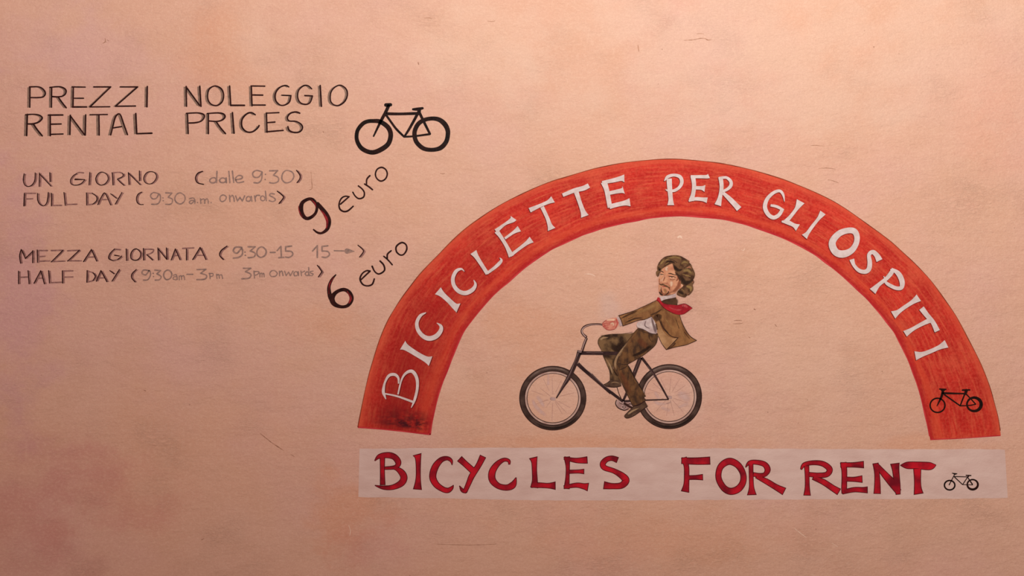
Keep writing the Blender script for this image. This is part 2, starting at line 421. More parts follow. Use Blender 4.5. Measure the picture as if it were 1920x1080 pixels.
brush_word(t, fB, [
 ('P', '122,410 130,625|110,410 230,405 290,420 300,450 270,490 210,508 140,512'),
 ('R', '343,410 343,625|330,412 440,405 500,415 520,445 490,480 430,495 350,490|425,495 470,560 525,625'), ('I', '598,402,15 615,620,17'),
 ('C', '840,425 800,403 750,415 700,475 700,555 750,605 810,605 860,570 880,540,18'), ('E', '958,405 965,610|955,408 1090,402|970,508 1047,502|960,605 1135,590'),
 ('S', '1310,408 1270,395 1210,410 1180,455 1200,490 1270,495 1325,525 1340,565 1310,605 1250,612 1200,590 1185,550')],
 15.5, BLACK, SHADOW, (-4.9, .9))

fD = Frame(20, 300, 6.4); fE = Frame(240, 300, 5.647)
t = thing('painted_inscription', 300, 350, 'small line UN GIORNO (dalle 9:30) painted above FULL DAY', 'lettering')
SV = (4, .4)
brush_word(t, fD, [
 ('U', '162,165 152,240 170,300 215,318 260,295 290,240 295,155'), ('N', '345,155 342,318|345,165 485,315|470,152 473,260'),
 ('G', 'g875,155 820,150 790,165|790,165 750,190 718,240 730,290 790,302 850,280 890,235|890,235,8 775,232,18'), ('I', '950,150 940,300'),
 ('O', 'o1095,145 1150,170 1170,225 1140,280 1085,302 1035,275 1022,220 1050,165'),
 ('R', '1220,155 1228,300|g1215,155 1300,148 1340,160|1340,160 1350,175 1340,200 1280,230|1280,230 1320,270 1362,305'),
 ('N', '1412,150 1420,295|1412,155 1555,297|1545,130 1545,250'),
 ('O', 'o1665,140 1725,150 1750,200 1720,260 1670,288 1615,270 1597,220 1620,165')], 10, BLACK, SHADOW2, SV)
brush_word(t, fE, [('(', '790,120 740,140 715,190 735,240 800,258'), (')', '1785,110 1820,160 1818,200 1790,240')], 11, BLACK, SHADOW2, SV)
brush_word(t, fE, [
 ('d', 'o890,190 920,190 935,215 915,240 880,240 865,215|942,120 938,240'), ('a', 'o1000,190 1030,200 1035,225 1010,240 980,235 970,210|1040,190 1042,240'),
 ('l', '1068,120 1078,240'), ('l', '1105,118 1120,238'), ('e', '1145,210 1205,195 1205,170 1170,165 1140,190 1140,215 1165,240 1225,230'),
 ('9', '1420,125 1360,110 1320,140 1335,180 1385,180 1420,130|1420,130 1415,200 1385,240 1335,240'), (':', '1455,150 1456,152|1452,205 1453,207'),
 ('3', '-1500,115 1585,112 1540,160|1540,160 1590,185 1590,225 1550,245 1500,240'), ('0', 'o1680,110 1740,130 1755,180 1720,230 1665,240 1630,200 1640,140')],
 14, GREY)
t = thing('painted_inscription', 290, 390, 'small line FULL DAY (9:30 a.m. onwards) in capitals and thin grey script', 'lettering')
brush_word(t, fD, [
 ('F', '165,400,13 160,550,13|g170,400 300,400|g170,468 265,465'), ('U', '322,400 325,480 350,530 395,550 430,520 445,460 452,390'),
 ('L', '490,400,13 490,550,13|g495,545 612,545'), ('L', '640,390 655,545|g660,535 795,530'),
 ('D', '910,395 912,540|g912,398 980,400|980,400 1030,440 1030,490 985,530|g985,530 915,540'),
 ('A', '1045,535 1080,460 1125,395 1160,450 1200,540|g1080,475 1160,475'), ('Y', '1200,405 1270,460|1335,390 1300,450 1255,530'),
 ('(', '1575,385 1530,410 1510,460 1520,510 1550,533 1592,535')], 10.5, BLACK, SHADOW2, SV)
brush_word(t, fE, [(')', '1580,330 1630,370 1645,400 1600,460')], 12, BLACK, SHADOW2, SV)
brush_word(t, fE, [
 ('9', '320,355 270,345 238,375 260,410 300,405 330,360 345,400 330,450 300,468 250,468'), (':', '370,400 371,402|373,430 374,431'),
 ('3', '-400,348 465,350 425,395|425,395 470,415 465,455 440,470 400,468'), ('0', 'o555,348 600,380 600,430 560,465 515,450 495,410 515,365'),
 ('a', '650,410,12 690,402,12 708,425,12 708,460,12|o700,432,12 665,430,12 650,450,12 670,462,12'), ('.', '735,450 736,451'),
 ('m', '768,410,12 772,460,12|772,425,11 800,410,11 812,430,11 812,460,11|815,425,11 838,410,11 848,430,11 850,460,11'), ('.', '880,450 881,451'),
 ('o', 'o1010,370 1040,390 1030,425 995,440 975,420 980,385'), ('n', '1075,375 1080,440|1080,395 1105,375 1120,400 1125,438'),
 ('w', '-1140,380 1160,435 1185,395 1210,435 1235,380'), ('a', 'o1280,385 1300,410 1285,435 1255,430 1255,400|1305,385 1312,435'),
 ('r', '1340,380 1350,435|1345,400 1365,375 1395,375'), ('d', 'o1425,380 1450,400 1440,430 1410,425 1405,395|1455,330 1465,430'),
 ('s', '1550,360 1515,355 1500,375 1545,400 1560,425 1530,440 1495,430')], 13, GREY)

fG = Frame(20, 450, 5.0526); fH = Frame(400, 440, 5.0526)
t = thing('painted_inscription', 360, 490, 'small line MEZZA GIORNATA (9:30-15, 15 with arrow) painted above HALF DAY', 'lettering')
brush_word(t, fG, [
 ('M', '100,90 85,150 95,220|-105,95 140,175 210,105|210,100 208,215'), ('E', '252,95 255,212|g265,100 348,100|g265,158 325,155|g260,202 370,198'),
 ('Z', 'g385,100 500,97|495,98 385,208|g385,205 515,200'), ('Z', 'g540,102 655,97|650,98 540,200|g540,197 670,197'),
 ('A', '-690,205 765,90 815,200|g715,165 790,160'),
 ('G', '985,85 940,130 930,175 970,195|g985,88 1040,92|-985,145,12 1030,152|g975,195 1030,180 1050,150|1050,155 1015,185'), ('I', '1095,85 1098,195'),
 ('O', 'o1195,85 1230,120 1225,165 1190,192 1145,180 1138,135 1160,95'), ('R', '1258,80 1260,190|g1260,88 1350,90 1340,120 1290,140|1290,140 1345,190'),
 ('N', '1395,75 1400,190|1395,80 1480,185|1475,75 1480,180'), ('A', '-1520,190 1560,85 1605,188|g1540,150 1590,145'),
 ('T', 'g1630,80 1735,75|1665,85 1665,190'), ('A', '-1725,185 1795,70 1850,185|g1755,145 1825,145')], 9, BLACK, SHADOW2, SV)
brush_word(t, fH, [('(', '130,108 75,150 60,195 95,235'), (')', '1370,100 1415,140 1420,165 1385,212')], 10, BLACK, SHADOW2, (4, 1))
brush_word(t, fH, [
 ('9', '270,120 210,120 190,155 225,175 270,130 275,185 240,215 190,222'), (':', '300,165 301,166|303,195 304,196'),
 ('3', '-330,115 395,115 350,155|350,155 395,175 385,210 330,218'), ('0', 'o460,115 500,150 490,195 450,215 415,190 420,140'), ('-', '540,168 585,168'),
 ('1', '-605,150 640,110 645,215|620,218 668,215'), ('5', '740,108 685,115|685,115 685,155|685,155 740,160 752,190 720,215 685,212'),
 ('1', '-940,155 985,105 985,215'), ('5', '1085,105 1030,112|1030,112 1030,155|1030,155 1085,160 1100,190 1070,215 1030,212'),
 ('>', '1145,152,11 1290,155,11|1268,155,48 1337,158,4')], 14, GREY)
t = thing('painted_inscription', 320, 535, 'lowest small line HALF DAY (9:30am-3pm, 3pm onwards)', 'lettering')
brush_word(t, fG, [
 ('H', '75,295 75,415|165,290 175,415|g80,355 170,350'), ('A', '-222,410 285,290 320,415|g245,365 305,360'), ('L', '360,290 368,408|g370,405 480,400'),
 ('F', '490,292 492,408|g495,295 590,292|g495,352 590,350'), ('D', '725,290 722,400|g725,292 780,310|780,310 802,345 780,385|g780,385 725,400'),
 ('A', '-812,390 855,290 912,395|g840,360 895,358'), ('Y', '940,290 980,320|1030,280 960,390'), ('(', '1190,280 1150,320 1148,360 1180,398')], 9, BLACK, SHADOW2, SV)
brush_word(t, fH, [(')', '985,290 1025,345 1022,360 995,400')], 10, BLACK, SHADOW2, (4, 1))
brush_word(t, fG, [
 ('9', '1310,290 1260,285 1245,315 1280,330 1315,290 1325,330 1300,375 1260,380'), (':', '1350,315 1351,316|1352,345 1353,346'),
 ('3', '-1365,285 1420,290 1385,320|1385,320 1425,345 1410,375 1370,380'), ('0', 'o1495,285 1525,315 1515,360 1475,375 1450,340 1460,300'),
 ('a', '1540,335,9 1570,330,9 1580,375,9|o1575,350,9 1545,350,9 1540,370,9 1570,375,9'),
 ('m', '1595,340,9 1598,378,9|1600,345,9 1615,338,9 1620,375,9|1622,345,9 1640,338,9 1648,375,9'), ('-', '1670,325 1725,325'),
 ('3', '-1765,280 1850,278 1800,315|1800,315 1855,335 1840,370 1765,375'), ('P', '1885,315,10 1890,365,10|1880,318,10 1915,318,10 1915,340,10 1890,345,10')], 12.5, GREY)
brush_word(t, fH, [
 ('m', '30,375 35,415|35,385 50,378 58,412|60,385 78,380 88,415'), ('3', '-285,318,13 355,318,13 305,350,13|305,350,13 355,375,13 340,410,13 270,418,13'),
 ('P', '385,345 390,412|382,350 430,350 420,375 392,385'), ('m', '440,365 442,400|445,372 460,365 462,400|465,372 478,368 482,400'),
 ('o', 'o580,340 605,365 590,392 550,395 535,370 550,345'), ('n', '625,345 628,390|630,358 650,345 660,388'), ('w', '-675,345 690,388 712,355 730,388 755,345'),
 ('a', 'o790,350 800,380 770,390 765,360|805,350 808,388'), ('r', '830,345 835,388|835,360 865,345'), ('d', 'o890,350 905,375 885,388 870,370|903,310 908,388'),
 ('s', '945,345 920,350 925,365 945,372 935,388 915,385')], 10.5, GREY)

# ------------------------------------------------------------ the two prices
fF = Frame(540, 300, 7.2)
t = thing('painted_price', 645, 440, 'upper slanted price reading nine euro, just below the largest bicycle symbol', 'lettering', 'slanted painted prices')
m = Mesh()
for fl, p in parse('o290,525,42 350,555,52 390,630,40 370,720,38 300,780,45 240,785,48 190,730,60 175,650,62 200,570,50|400,590,50 450,650,58 520,740,62 550,830,66 530,930,50 460,985,33 400,980,30 345,940,20', fF, 20): m.stroke(p, 'o' in fl, LH*2)
o = add(m, 'digit', BLACK, t)
m = Mesh()
for fl, p in parse('320,540,8 362,585,16 378,640,6|142,620,5 152,690,13 195,775,6|443,680,10 492,740,28 530,830,32 518,920,12', fF, 20): m = Mesh(); m.stroke(p, 0, LH*4); add(m, 'highlight', CRIM, o, t, 'crimson highlight')
EU = [('e', '710,595 825,495|825,495 770,490 720,520 690,590 700,660 750,695 810,685 880,625'), ('u', '875,435 910,490 960,522 1020,500 1030,440 1000,390 950,350'),
      ('r', '1035,325 1090,360 1140,400|1105,212 1065,260 1060,330'), ('o', 'o1265,100 1320,130 1340,190 1315,255 1255,285 1200,250 1180,190 1205,125')]
brush_word(t, fF, EU, 21, BLACK)
t = thing('painted_price', 690, 580, 'lower slanted price reading six euro, beside the left shoulder of the arch', 'lettering', 'slanted painted prices')
m = Mesh()
for fl, p in parse('1160,380,12 1120,430,25 1095,500,32 1105,580,42 1125,620,45|o1235,520,34 1290,550,38 1310,610,40 1275,670,32 1210,683,30 1145,655,45 1125,600,50 1165,545,34', fH, 20): m.stroke(p, 'o' in fl, LH*2)
o = add(m, 'digit', BLACK, t)
m = Mesh()
for fl, p in parse('1140,405,4 1102,470,13 1094,560,5|1270,538,8 1302,600,20 1285,650,8', fH, 20): m = Mesh(); m.stroke(p, 0, LH*4); add(m, 'highlight', CRIM, o, t, 'crimson highlight')
brush_word(t, fH, [('e', '1395,430 1485,345|1485,345 1450,342 1410,370 1390,420 1415,470 1460,485 1505,470 1525,420'), ('u', '1505,300 1530,350 1570,372 1620,340 1615,290 1580,250'),
 ('r', '1615,205 1655,240 1695,285|1685,152 1650,185 1648,225'), ('o', 'o1785,75 1825,95 1832,140 1805,185 1770,192 1735,160 1735,110')], 15, BLACK)

# ------------------------------------------------------------ arch
OUT = '671,801 684.5,732 694,694 706,653 717,623 728,600 733,590 752,560 767,540 784,517.5 805,495 826.5,473 842,457 871,430 907,404 942,382 983,361.5 1023,344 1064,331 1113,316.5 1149,309 1186,303 1222,299.7 1259,298 1295,300 1320,302.5 1362,308 1403,317 1437,326.7 1470,337 1503,350 1537,365 1562,377 1597,399 1634,426 1668,451 1700,480 1718.5,497 1741,521 1763,550 1786,582 1802,610 1819,642 1839,681.7 1854,719.6 1865,758.5 1872.6,788 1876.5,816'
INN = '807,815 811,787 817.6,757.6 826,728 841,689 852,660 869,623 888,597 922,557 957,526 983,503 1023,474.6 1064,454 1100,438 1127,429 1157,421.5 1186,415 1222,408.5 1250,406 1278,405 1320,407.5 1362,413 1403,423 1440,435.5 1462,444 1495,459 1527,477 1555,498 1581,519 1604,540 1621,556 1641,578 1661.5,603 1680,630 1694,658 1702,675 1713,703 1724.5,738 1732,768 1737,790 1744,824.6'
def resample(pts, n):
    d = [0]
    for a, b in zip(pts, pts[1:]): d.append(d[-1]+math.hypot(b[0]-a[0], b[1]-a[1]))
    out = []; j = 0
    for i in range(n):
        t = d[-1]*i/(n-1)
        while j < len(d)-2 and d[j+1] < t: j += 1
        k = (t-d[j])/((d[j+1]-d[j]) or 1); a, b = pts[j], pts[j+1]
        out.append((a[0]+(b[0]-a[0])*k, a[1]+(b[1]-a[1])*k))
    return out
def P2(txt): return [tuple(float(v) for v in t.split(',')) for t in txt.split()]
arch = thing('painted_arch', 1275, 825, 'big red half-round arch painted with white lettering BICICLETTE PER GLI OSPITI', 'painted arch')
aa = arch
def band():
    N, Mv = 200, 10
    O = resample(smooth([(x, y, 0) for x, y in P2(OUT)], False, 4), N) if False else resample([(q[0], q[1]) for q in smooth([(x, y, 0) for x, y in P2(OUT)], False, 4)], N)
    I = resample([(q[0], q[1]) for q in smooth([(x, y, 0) for x, y in P2(INN)], False, 4)], N)
    O = [(x+random.uniform(-.25, .25), y+random.uniform(-.25, .25)) for x, y in O]
    I = [(x+random.uniform(-.35, .35), y+random.uniform(-.35, .35)) for x, y in I]
    ox, oy, oz = ANCH[arch.name]
    me = bpy.data.meshes.new('band'); vs_, fs, uvs = [], [], []
    for i in range(N):
        for j in range(Mv+1):
            k = j/Mv; x = O[i][0]*(1-k)+I[i][0]*k; y = O[i][1]*(1-k)+I[i][1]*k
            vs_.append((wx(x)-ox, -LH, wz(y)-oz)); uvs.append((i/(N-1), k))
    for i in range(N-1):
        for j in range(Mv):
            a = i*(Mv+1)+j; fs.append((a, a+1, a+Mv+2, a+Mv+1))
    ring = [i*(Mv+1) for i in range(N)]+[(N-1)*(Mv+1)+j for j in range(1, Mv+1)]+[i*(Mv+1)+Mv for i in range(N-2, -1, -1)]+[j for j in range(Mv-1, 0, -1)]
    b0 = len(vs_)
    for r in ring: vs_.append((vs_[r][0], 0, vs_[r][2])); uvs.append(uvs[r])
    for q in range(len(ring)):
        k = (q+1) % len(ring); fs.append((ring[q], ring[k], b0+k, b0+q))
    me.from_pydata(vs_, [], fs); lay = me.uv_layers.new(name='UVMap')
    for l in me.loops: lay.data[l.index].uv = uvs[l.vertex_index]
    me.materials.append(ARCH); me.update()
    o = bpy.data.objects.new('band', me); COL.objects.link(o); o.parent = arch
    return O, I
O_, I_ = band()
ELINE = paint('brown_red_edge_line', (112, 44, 30), (150, 66, 40), 14, .7)
RINN = paint('deep_red_edge_line', (172, 36, 44), (196, 60, 62), 14, .7)
m = Mesh(); m.stroke([(x, y, random.uniform(.9, 1.9)) for x, y in O_[::3]], False, LH*2, 'flat'); add(m, 'outer_edge_line', ELINE, arch, None, 'thin brown outer edge line')
m = Mesh(); m.stroke([(x, y, random.uniform(1.2, 3)) for x, y in I_[::3]], False, LH*2, 'flat'); add(m, 'inner_edge_line', RINN, arch, None, 'crimson inner edge line')
m = Mesh(); m.stroke([(671, 801, 3), (730, 806, 2), (807, 814.5, 3)], False, LH*2, 'flat'); add(m, 'foot_edge_line', RINN, arch); m = Mesh(); m.stroke([(1744, 824, 2.5), (1800, 822, 1.5), (1876, 816.5, 2)], False, LH*2, 'flat'); add(m, 'foot_edge_line', RINN, arch)

def serif_word(root, fr, items, top, under, off, grow, mode):
    for ch, txt in items:
        st = parse(txt, fr, 30); a = Mesh(); u = Mesh()
        for fl, pts in st:
            cl = 'o' in fl
            if mode == 'shadow':
                a.stroke(pts, cl, LH*4, 'flat'); u.stroke(pts, cl, LH*2, 'flat', grow, .6, off)
            else:
                a.stroke(pts, cl, LH*5, 'flat', -2*grow, -grow); u.stroke(pts, cl, LH*3, 'flat')
        o = add(a, 'letter', top, root)
        add(u, 'letter_shadow' if mode == 'shadow' else 'outline', under, o, root)
fQ = Frame(660, 600, 4.696); fR = Frame(720, 460, 4.696); fS = Frame(820, 330, 4.911); fT = Frame(1040, 280, 6.857)
fU = Frame(1220, 280, 6.0); fV = Frame(1440, 350, 5.4); fW = Frame(1580, 480, 4.909); fX = Frame(1680, 640, 5.4)
sw = lambda fr, it, off=(-.7, 1.0): serif_word(arch, fr, it, WHITE, LETSH, off, .9, 'shadow')
sw(fQ, [('B', '522,772,6 552,700,22 575,600,24 570,510,28 530,452,30 475,468,22 435,530,15 405,655,13|410,560,12 408,510,20 375,480,26 325,490,24 290,550,18 276,625,26 286,665,20 300,697,6|288,648,12 400,672,16 540,722,20'),
        ('I', '446,222,90 480,243,56 570,300,46 650,345,54 692,362,90')], (1.2, .8))
sw(fR, [('C', '370,592,8 320,620,26 290,680,30 300,745,34 345,800,38 400,820,42 460,800,42 500,750,36 500,710,26 465,683,5'),
        ('I', '475,400,80 512,432,50 570,485,44 622,535,54 655,552,88'),
        ('C', '708,230,5 680,208,18 635,228,30 607,290,32 617,355,34 660,405,36 720,420,38 780,390,36 805,345,24 790,305,6')], (1.0, .9))
sw(fS, [('L', '332,700,66 362,745,42 420,835,34 462,900,36|455,897,24 520,850,28 570,805,32 590,775,22 575,752,5'),
        ('E', '545,508,44 585,560,34 640,650,34 682,740,50|540,508,40 620,445,24 685,408,46 703,388,66|622,575,22 700,520,28 755,485,58|675,730,30 740,680,28 820,620,36 868,585,62'),
        ('T', '850,315,45 940,275,32 1020,240,35 1065,215,65|965,285,35 1010,380,34 1035,450,42 1052,492,74')])
sw(fT, [('T', '103,590,46 250,530,54 370,500,62 440,465,60|275,540,62 325,690,52 365,800,64 388,862,104'),
        ('E', '632,420,80 668,520,62 695,660,60 712,748,60|610,428,40 760,398,54 850,375,64 895,372,100|690,565,46 800,542,50 868,530,64 887,525,104|705,738,60 800,712,56 900,690,64 968,680,104')])
sw(fU, [('P', '207,330,60 215,450,54 225,560,50 226,628,76|155,355,10 190,310,34 260,290,32 330,310,40 350,370,40 320,430,34 260,465,32 190,462,18 168,450,8'),
        ('E', '473,300,52 488,400,46 478,500,46 455,575,56|450,308,34 560,308,36 630,308,40 655,300,50|500,432,40 570,435,42 610,440,78|428,582,18 500,558,38 580,562,42 635,572,62'),
        ('R', '785,312,50 798,420,44 780,540,46 755,628,76|770,325,30 850,318,30 900,360,36 900,410,38 860,450,32 800,475,28|815,490,34 890,560,52 950,622,58 995,672,66'),
        ('G', '1505,588,5 1490,510,28 1450,468,32 1380,490,36 1310,560,42 1285,650,48 1320,730,46 1380,768,44 1440,740,42 1480,680,38|1348,630,26 1420,645,32 1495,686,26')])
sw(fV, [('L', '330,148,88 290,220,40 230,300,36 178,355,46|138,352,16 200,362,44 260,390,40 302,415,76'),
        ('I', '556,262,66 510,325,34 450,400,34 400,470,38 368,508,66'),
        ('O', 'o800,445,58 870,450,60 900,505,56 890,580,55 840,650,62 760,682,74 690,665,72 652,600,72 660,540,68 720,475,62'),
        ('S', '1128,748,66 1100,695,52 1060,662,44 1022,690,38 1030,770,46 1020,835,48 980,862,42 920,848,38 870,795,34 848,735,50')])
sw(fW, [('P', '275,325,68 330,265,36 400,210,36 450,150,40 448,118,20|448,118,20 510,160,44 545,230,48 540,290,38 490,295,34 420,262,32 390,235,22|376,186,6 400,225,18'),
        ('I', '700,384,72 640,425,40 560,478,36 510,515,42 464,543,78'), ('T', '725,480,52 775,545,46 830,610,42 870,692,52|800,592,46 720,630,36 640,675,36 574,716,60'),
        ('I', '955,808,76 890,840,42 800,880,38 730,905,46 668,918,84')])

# ------------------------------------------------------------ banner
ban = thing('painted_banner', 1280, 938, 'long off-white strip under the arch lettered BICYCLES FOR RENT in red', 'banner')
m = Mesh()
top_ = [(674, 841.5), (760, 840.5), (880, 839.5), (1000, 839.5), (1120, 839), (1260, 840.5), (1400, 841), (1560, 842), (1700, 842.5), (1830, 842), (1884, 843)]
bot_ = [(1889.5, 933.5), (1800, 935), (1700, 936), (1560, 936), (1400, 937), (1260, 938), (1100, 938.5), (1000, 938), (860, 935), (760, 933), (672, 932)]
pp = []
for L_ in (top_, bot_):
    R_ = resample(L_, 90)
    pp += [(x, y+random.uniform(-.5, .5)) for x, y in R_]
m.poly(pp, LH, False); add(m, 'panel', PANEL, ban)
fM = Frame(660, 830, 5.647); fN = Frame(960, 830, 5.647); fO = Frame(1260, 830, 5.647); fP = Frame(1560, 830, 5.647)
bw = lambda fr, it: serif_word(ban, fr, it, RED, RLINE, None, 1.35, 'outline')
bw(fM, [('B', '322,150,58 322,300,52 325,450,60|240,192,12 290,145,50 380,132,66 450,152,66 490,210,66 460,258,46 350,270,36|340,270,34 450,268,38 520,310,68 550,370,76 520,430,72 430,472,56 330,475,44 242,452,10'),
        ('I', '690,122,98 700,170,64 702,300,52 700,400,60 693,497,96'),
        ('C', '1060,238,8 1050,190,36 1005,165,46 940,185,60 880,260,75 855,360,76 890,440,70 960,492,60 1015,505,58 1055,480,40 1075,448,8'),
        ('Y', '1137,168,74 1200,225,66 1300,315,72|1388,142,72 1340,240,62 1270,350,64 1235,430,56 1195,522,50|1215,520,36 1170,505,42 1137,455,8'),
        ('C', '1665,232,22 1660,192,36 1605,182,44 1535,230,62 1485,310,76 1487,395,76 1550,458,64 1640,475,66 1705,445,72 1738,368,12')])
bw(fN, [('L', '225,155,94 235,205,64 238,300,56 242,400,62 235,478,86|200,470,20 260,450,58 380,455,58 462,455,90'),
        ('E', '580,148,70 590,250,46 588,350,44 582,440,56 578,490,66|550,162,36 680,188,56 800,183,78|600,308,44 700,305,42 765,305,58|548,472,40 680,450,54 760,462,66 808,470,92'),
        ('S', '1120,185,66 1060,165,58 1000,178,58 962,222,64 980,265,60 1080,300,56 1165,350,72 1205,400,80 1160,452,70 1060,460,66 970,450,86')])
bw(fO, [('F', '125,156,64 152,250,58 155,350,58 152,440,62 138,522,90|98,190,70 250,195,78 405,190,86|165,370,50 250,368,52 328,365,68'),
        ('O', 'o620,198,76 700,240,72 752,330,66 750,420,70 700,490,76 620,515,76 548,478,70 494,380,66 502,280,66 550,220,72'),
        ('R', '835,215,52 838,350,50 842,470,56 845,555,104|778,262,10 820,212,44 900,208,54 980,230,60 1012,285,66 985,335,50 930,345,48 855,335,48|890,355,44 1000,410,62 1100,470,66 1190,517,86'),
        ('R', '1425,240,56 1430,350,50 1432,470,54 1430,560,80|1365,285,20 1400,232,46 1500,212,52 1600,225,60 1668,280,66 1640,335,60 1550,345,56 1445,335,52|1490,368,50 1600,415,64 1700,480,68 1770,522,78')])
bw(fP, [('E', '118,208,70 130,300,62 130,400,60 128,480,62 128,540,56|88,235,58 220,235,56 338,232,78|140,385,54 230,388,54 322,385,80|105,525,48 230,498,56 330,500,62 378,500,74'),
        ('N', '460,216,66 475,320,58 480,430,66 478,542,78|470,235,50 560,340,72 640,430,88 705,520,70|665,218,102 675,300,76 690,450,70 700,550,52'),
        ('T', '722,240,8 790,240,74 900,240,80 1040,248,84 1102,236,10|902,270,86 905,400,74 908,480,82 917,545,106')])

# ------------------------------------------------------------ bicycle pictograms
def pictogram(px, py, label, fr, parts, base):
    t = thing('bicycle_pictogram', px, py, label, 'bicycle sign')
    for name, txt in parts:
        m = Mesh()
        for fl, p in parse(txt, fr, 12): m.stroke(p, 'o' in fl, base, 'round')
        add(m, name, ICON, t)
def ell(cx, cy, rx, ry, w, w2=None, ph=0):
    w2 = w2 or w
    return 'o'+' '.join('%g,%g,%g' % (cx+rx*math.cos(a), cy+ry*math.sin(a), w+(w2-w)*(.5+.5*math.cos(a-ph))) for a in [k*math.pi/8 for k in range(16)])
fC = Frame(650, 180, 9)
pictogram(755, 290, 'largest black bicycle symbol, right of the price headings', fC, [
 ('wheel', 'o445,422,66 560,432,76 680,510,80 735,600,80 740,700,80 700,810,80 600,892,84 470,948,80 360,940,75 250,880,75 185,780,70 167,680,66 190,570,66 270,470,68 350,430,66'),
 ('wheel', 'o1440,380,68 1560,400,78 1650,470,85 1700,560,80 1708,650,76 1680,770,76 1600,865,80 1500,903,70 1370,905,70 1270,870,75 1180,780,75 1147,680,75 1152,580,75 1210,470,75 1310,405,70'),
 ('fork', '705,170,56 655,280,56 600,380,54 540,500,42 455,678,28'), ('handlebar', '662,152,62 740,148,58'),
 ('frame', '690,300,52 900,303,48 1170,295,50 1215,300,50|665,320,40 750,440,38 840,560,40 968,686,36|1200,290,54 1160,370,48 1060,550,44 975,684,34|1225,275,48 1300,430,46 1405,640,40|970,688,34 1130,680,32 1400,644,38'),
 ('saddle', '1120,225,38 1190,222,54 1280,207,42|1225,230,60 1218,290,64')], LH*2)
pictogram(1790, 772, 'black bicycle symbol on the right foot of the red arch', fX, [
 ('wheel', ell(420, 648, 75, 72, 15)), ('wheel', ell(790, 638, 72, 68, 18, 34)),
 ('fork', '475,500,26 458,565,24 415,652,9'), ('handlebar', '442,483,14 505,486,14|462,492,22 490,492,18'),
 ('frame', '478,525,22 700,530,15|490,540,15 645,650,14|695,535,15 650,650,13|705,530,14 750,575,12 805,635,13|645,652,13 730,650,11 805,638,11'),
 ('saddle', '672,494,16 745,492,16|712,497,32 702,530,26')], LH*3)
pictogram(1802, 920, 'smallest bicycle symbol, at the right end of the off-white strip', fP, [
 ('wheel', ell(1245, 450, 55, 50, 16)), ('wheel', ell(1488, 443, 56, 52, 15, 24, 1.2)),
 ('fork', '1303,328,9 1280,370,9 1240,446,11'), ('handlebar', '1273,323,9 1322,329,9|1290,329,14 1310,333,12'),
 ('frame', '1290,358,10 1432,362,9|1298,365,11 1380,442,10|1438,360,10 1385,440,9|1438,370,10 1485,440,14|1385,444,8 1488,447,8'),
 ('saddle', '1420,346,12 1470,348,12|1445,350,20 1438,364,12')], LH*3)

# ------------------------------------------------------------ painted bicycle and rider
TYRE = paint('charcoal_tyre_paint', (56, 38, 33), (84, 62, 54), 25, .6)
TDARK = paint('near_black_line_paint', (40, 22, 20), (64, 36, 30), 40, .6)
RIM = paint('pale_rim_paint', (196, 160, 146), (164, 126, 114), 30, .5)
FRAME_ = paint('dark_plum_frame_paint', (44, 27, 27), (68, 44, 41), 25, .5)
SHEEN = paint('frame_sheen_paint', (122, 96, 92), (90, 66, 62), 25, .5)
SPOKE = paint('faint_spoke_paint', (186, 142, 128), (172, 126, 112), 50, .8)
CHROME = paint('chrome_grey_paint', (182, 146, 138), (150, 112, 104), 40, .5)
TSHEEN = paint('thin_tyre_sheen', (150, 122, 110), (128, 100, 90), 30, .6, thin=.55)
TDEEP = paint('thin_tyre_dark', (30, 20, 18), (44, 30, 26), 30, .6, thin=.7)
bike = thing('bicycle', 1145, 806, 'painted old black bicycle ridden by the man inside the arch', 'bicycle')
def wheel(cx, cy, rx, ry, spokes, glow):
    m = Mesh(); R = lambda k, w, wo=0: [(cx+rx*k*math.cos(a), cy+ry*k*math.sin(a), w+wo*math.sin(a)) for a in [q*math.pi/10 for q in range(20)]]
    m.stroke(R(.915, 9.6, .8), True, LH*2); w = add(m, 'wheel', TYRE, bike)
    m = Mesh(); m.stroke(R(.985, 1.7), True, LH*3); m.stroke(R(.84, 1.6), True, LH*3); add(m, 'tyre_edge', TDARK, w, bike)
    for k0 in (12, 2):
        m = Mesh(); q = R(.93, 3.4)
        m.soft([q[(k0+i) % 20] for i in range(6)], False, LH*3.4); add(m, 'tyre_sheen', TSHEEN if k0 == 12 else TDEEP, w, bike)
    m = Mesh(); m.stroke(R(.80, 3.6, .4), True, LH*1.6); add(m, 'rim', RIM, w, bike)
    m = Mesh(); m.stroke(R(.765, 1.1, .2), True, LH*2.4); add(m, 'rim_edge', TDARK, w, bike)
    for (a, r0, r1) in spokes:
        m = Mesh(); a = math.radians(a)
        m.stroke([(cx+rx*r0*math.cos(a), cy-ry*r0*math.sin(a), .9), (cx+rx*r1*math.cos(a), cy-ry*r1*math.sin(a), .7)], False, LH)
        add(m, 'spoke', SPOKE, w, bike)
    m = Mesh()
    for txt in glow:
        for fl, p in parse(txt, PXF, 2): m.soft(p, 0, LH*.8)
    add(m, 'pale_brushwork', RIM2, w, bike)
    m = Mesh(); m.stroke([(cx-2.5, cy+1, 6), (cx+2.5, cy+1.5, 6)], False, LH*3); add(m, 'hub', CHROME, w, bike)
RIM2 = paint('thin_pale_brushwork', (222, 186, 178), (212, 172, 160), 60, .9, thin=.6)
wheel(1036.5, 746.5, 63, 60.5, [(92, .12, .62), (160, .32, .68), (140, .1, .5), (200, .15, .55), (235, .12, .35), (268, .15, .7), (300, .15, .55), (312, .12, .6), (330, .2, .6), (40, .2, .6), (15, .2, .65), (65, .2, .6), (115, .25, .65)],
      ['998,748,4 1006,764,7 1024,780,5', '1006,742,5 1014,752,7 1020,764,4', '1028,700,3 1028,722,5'])
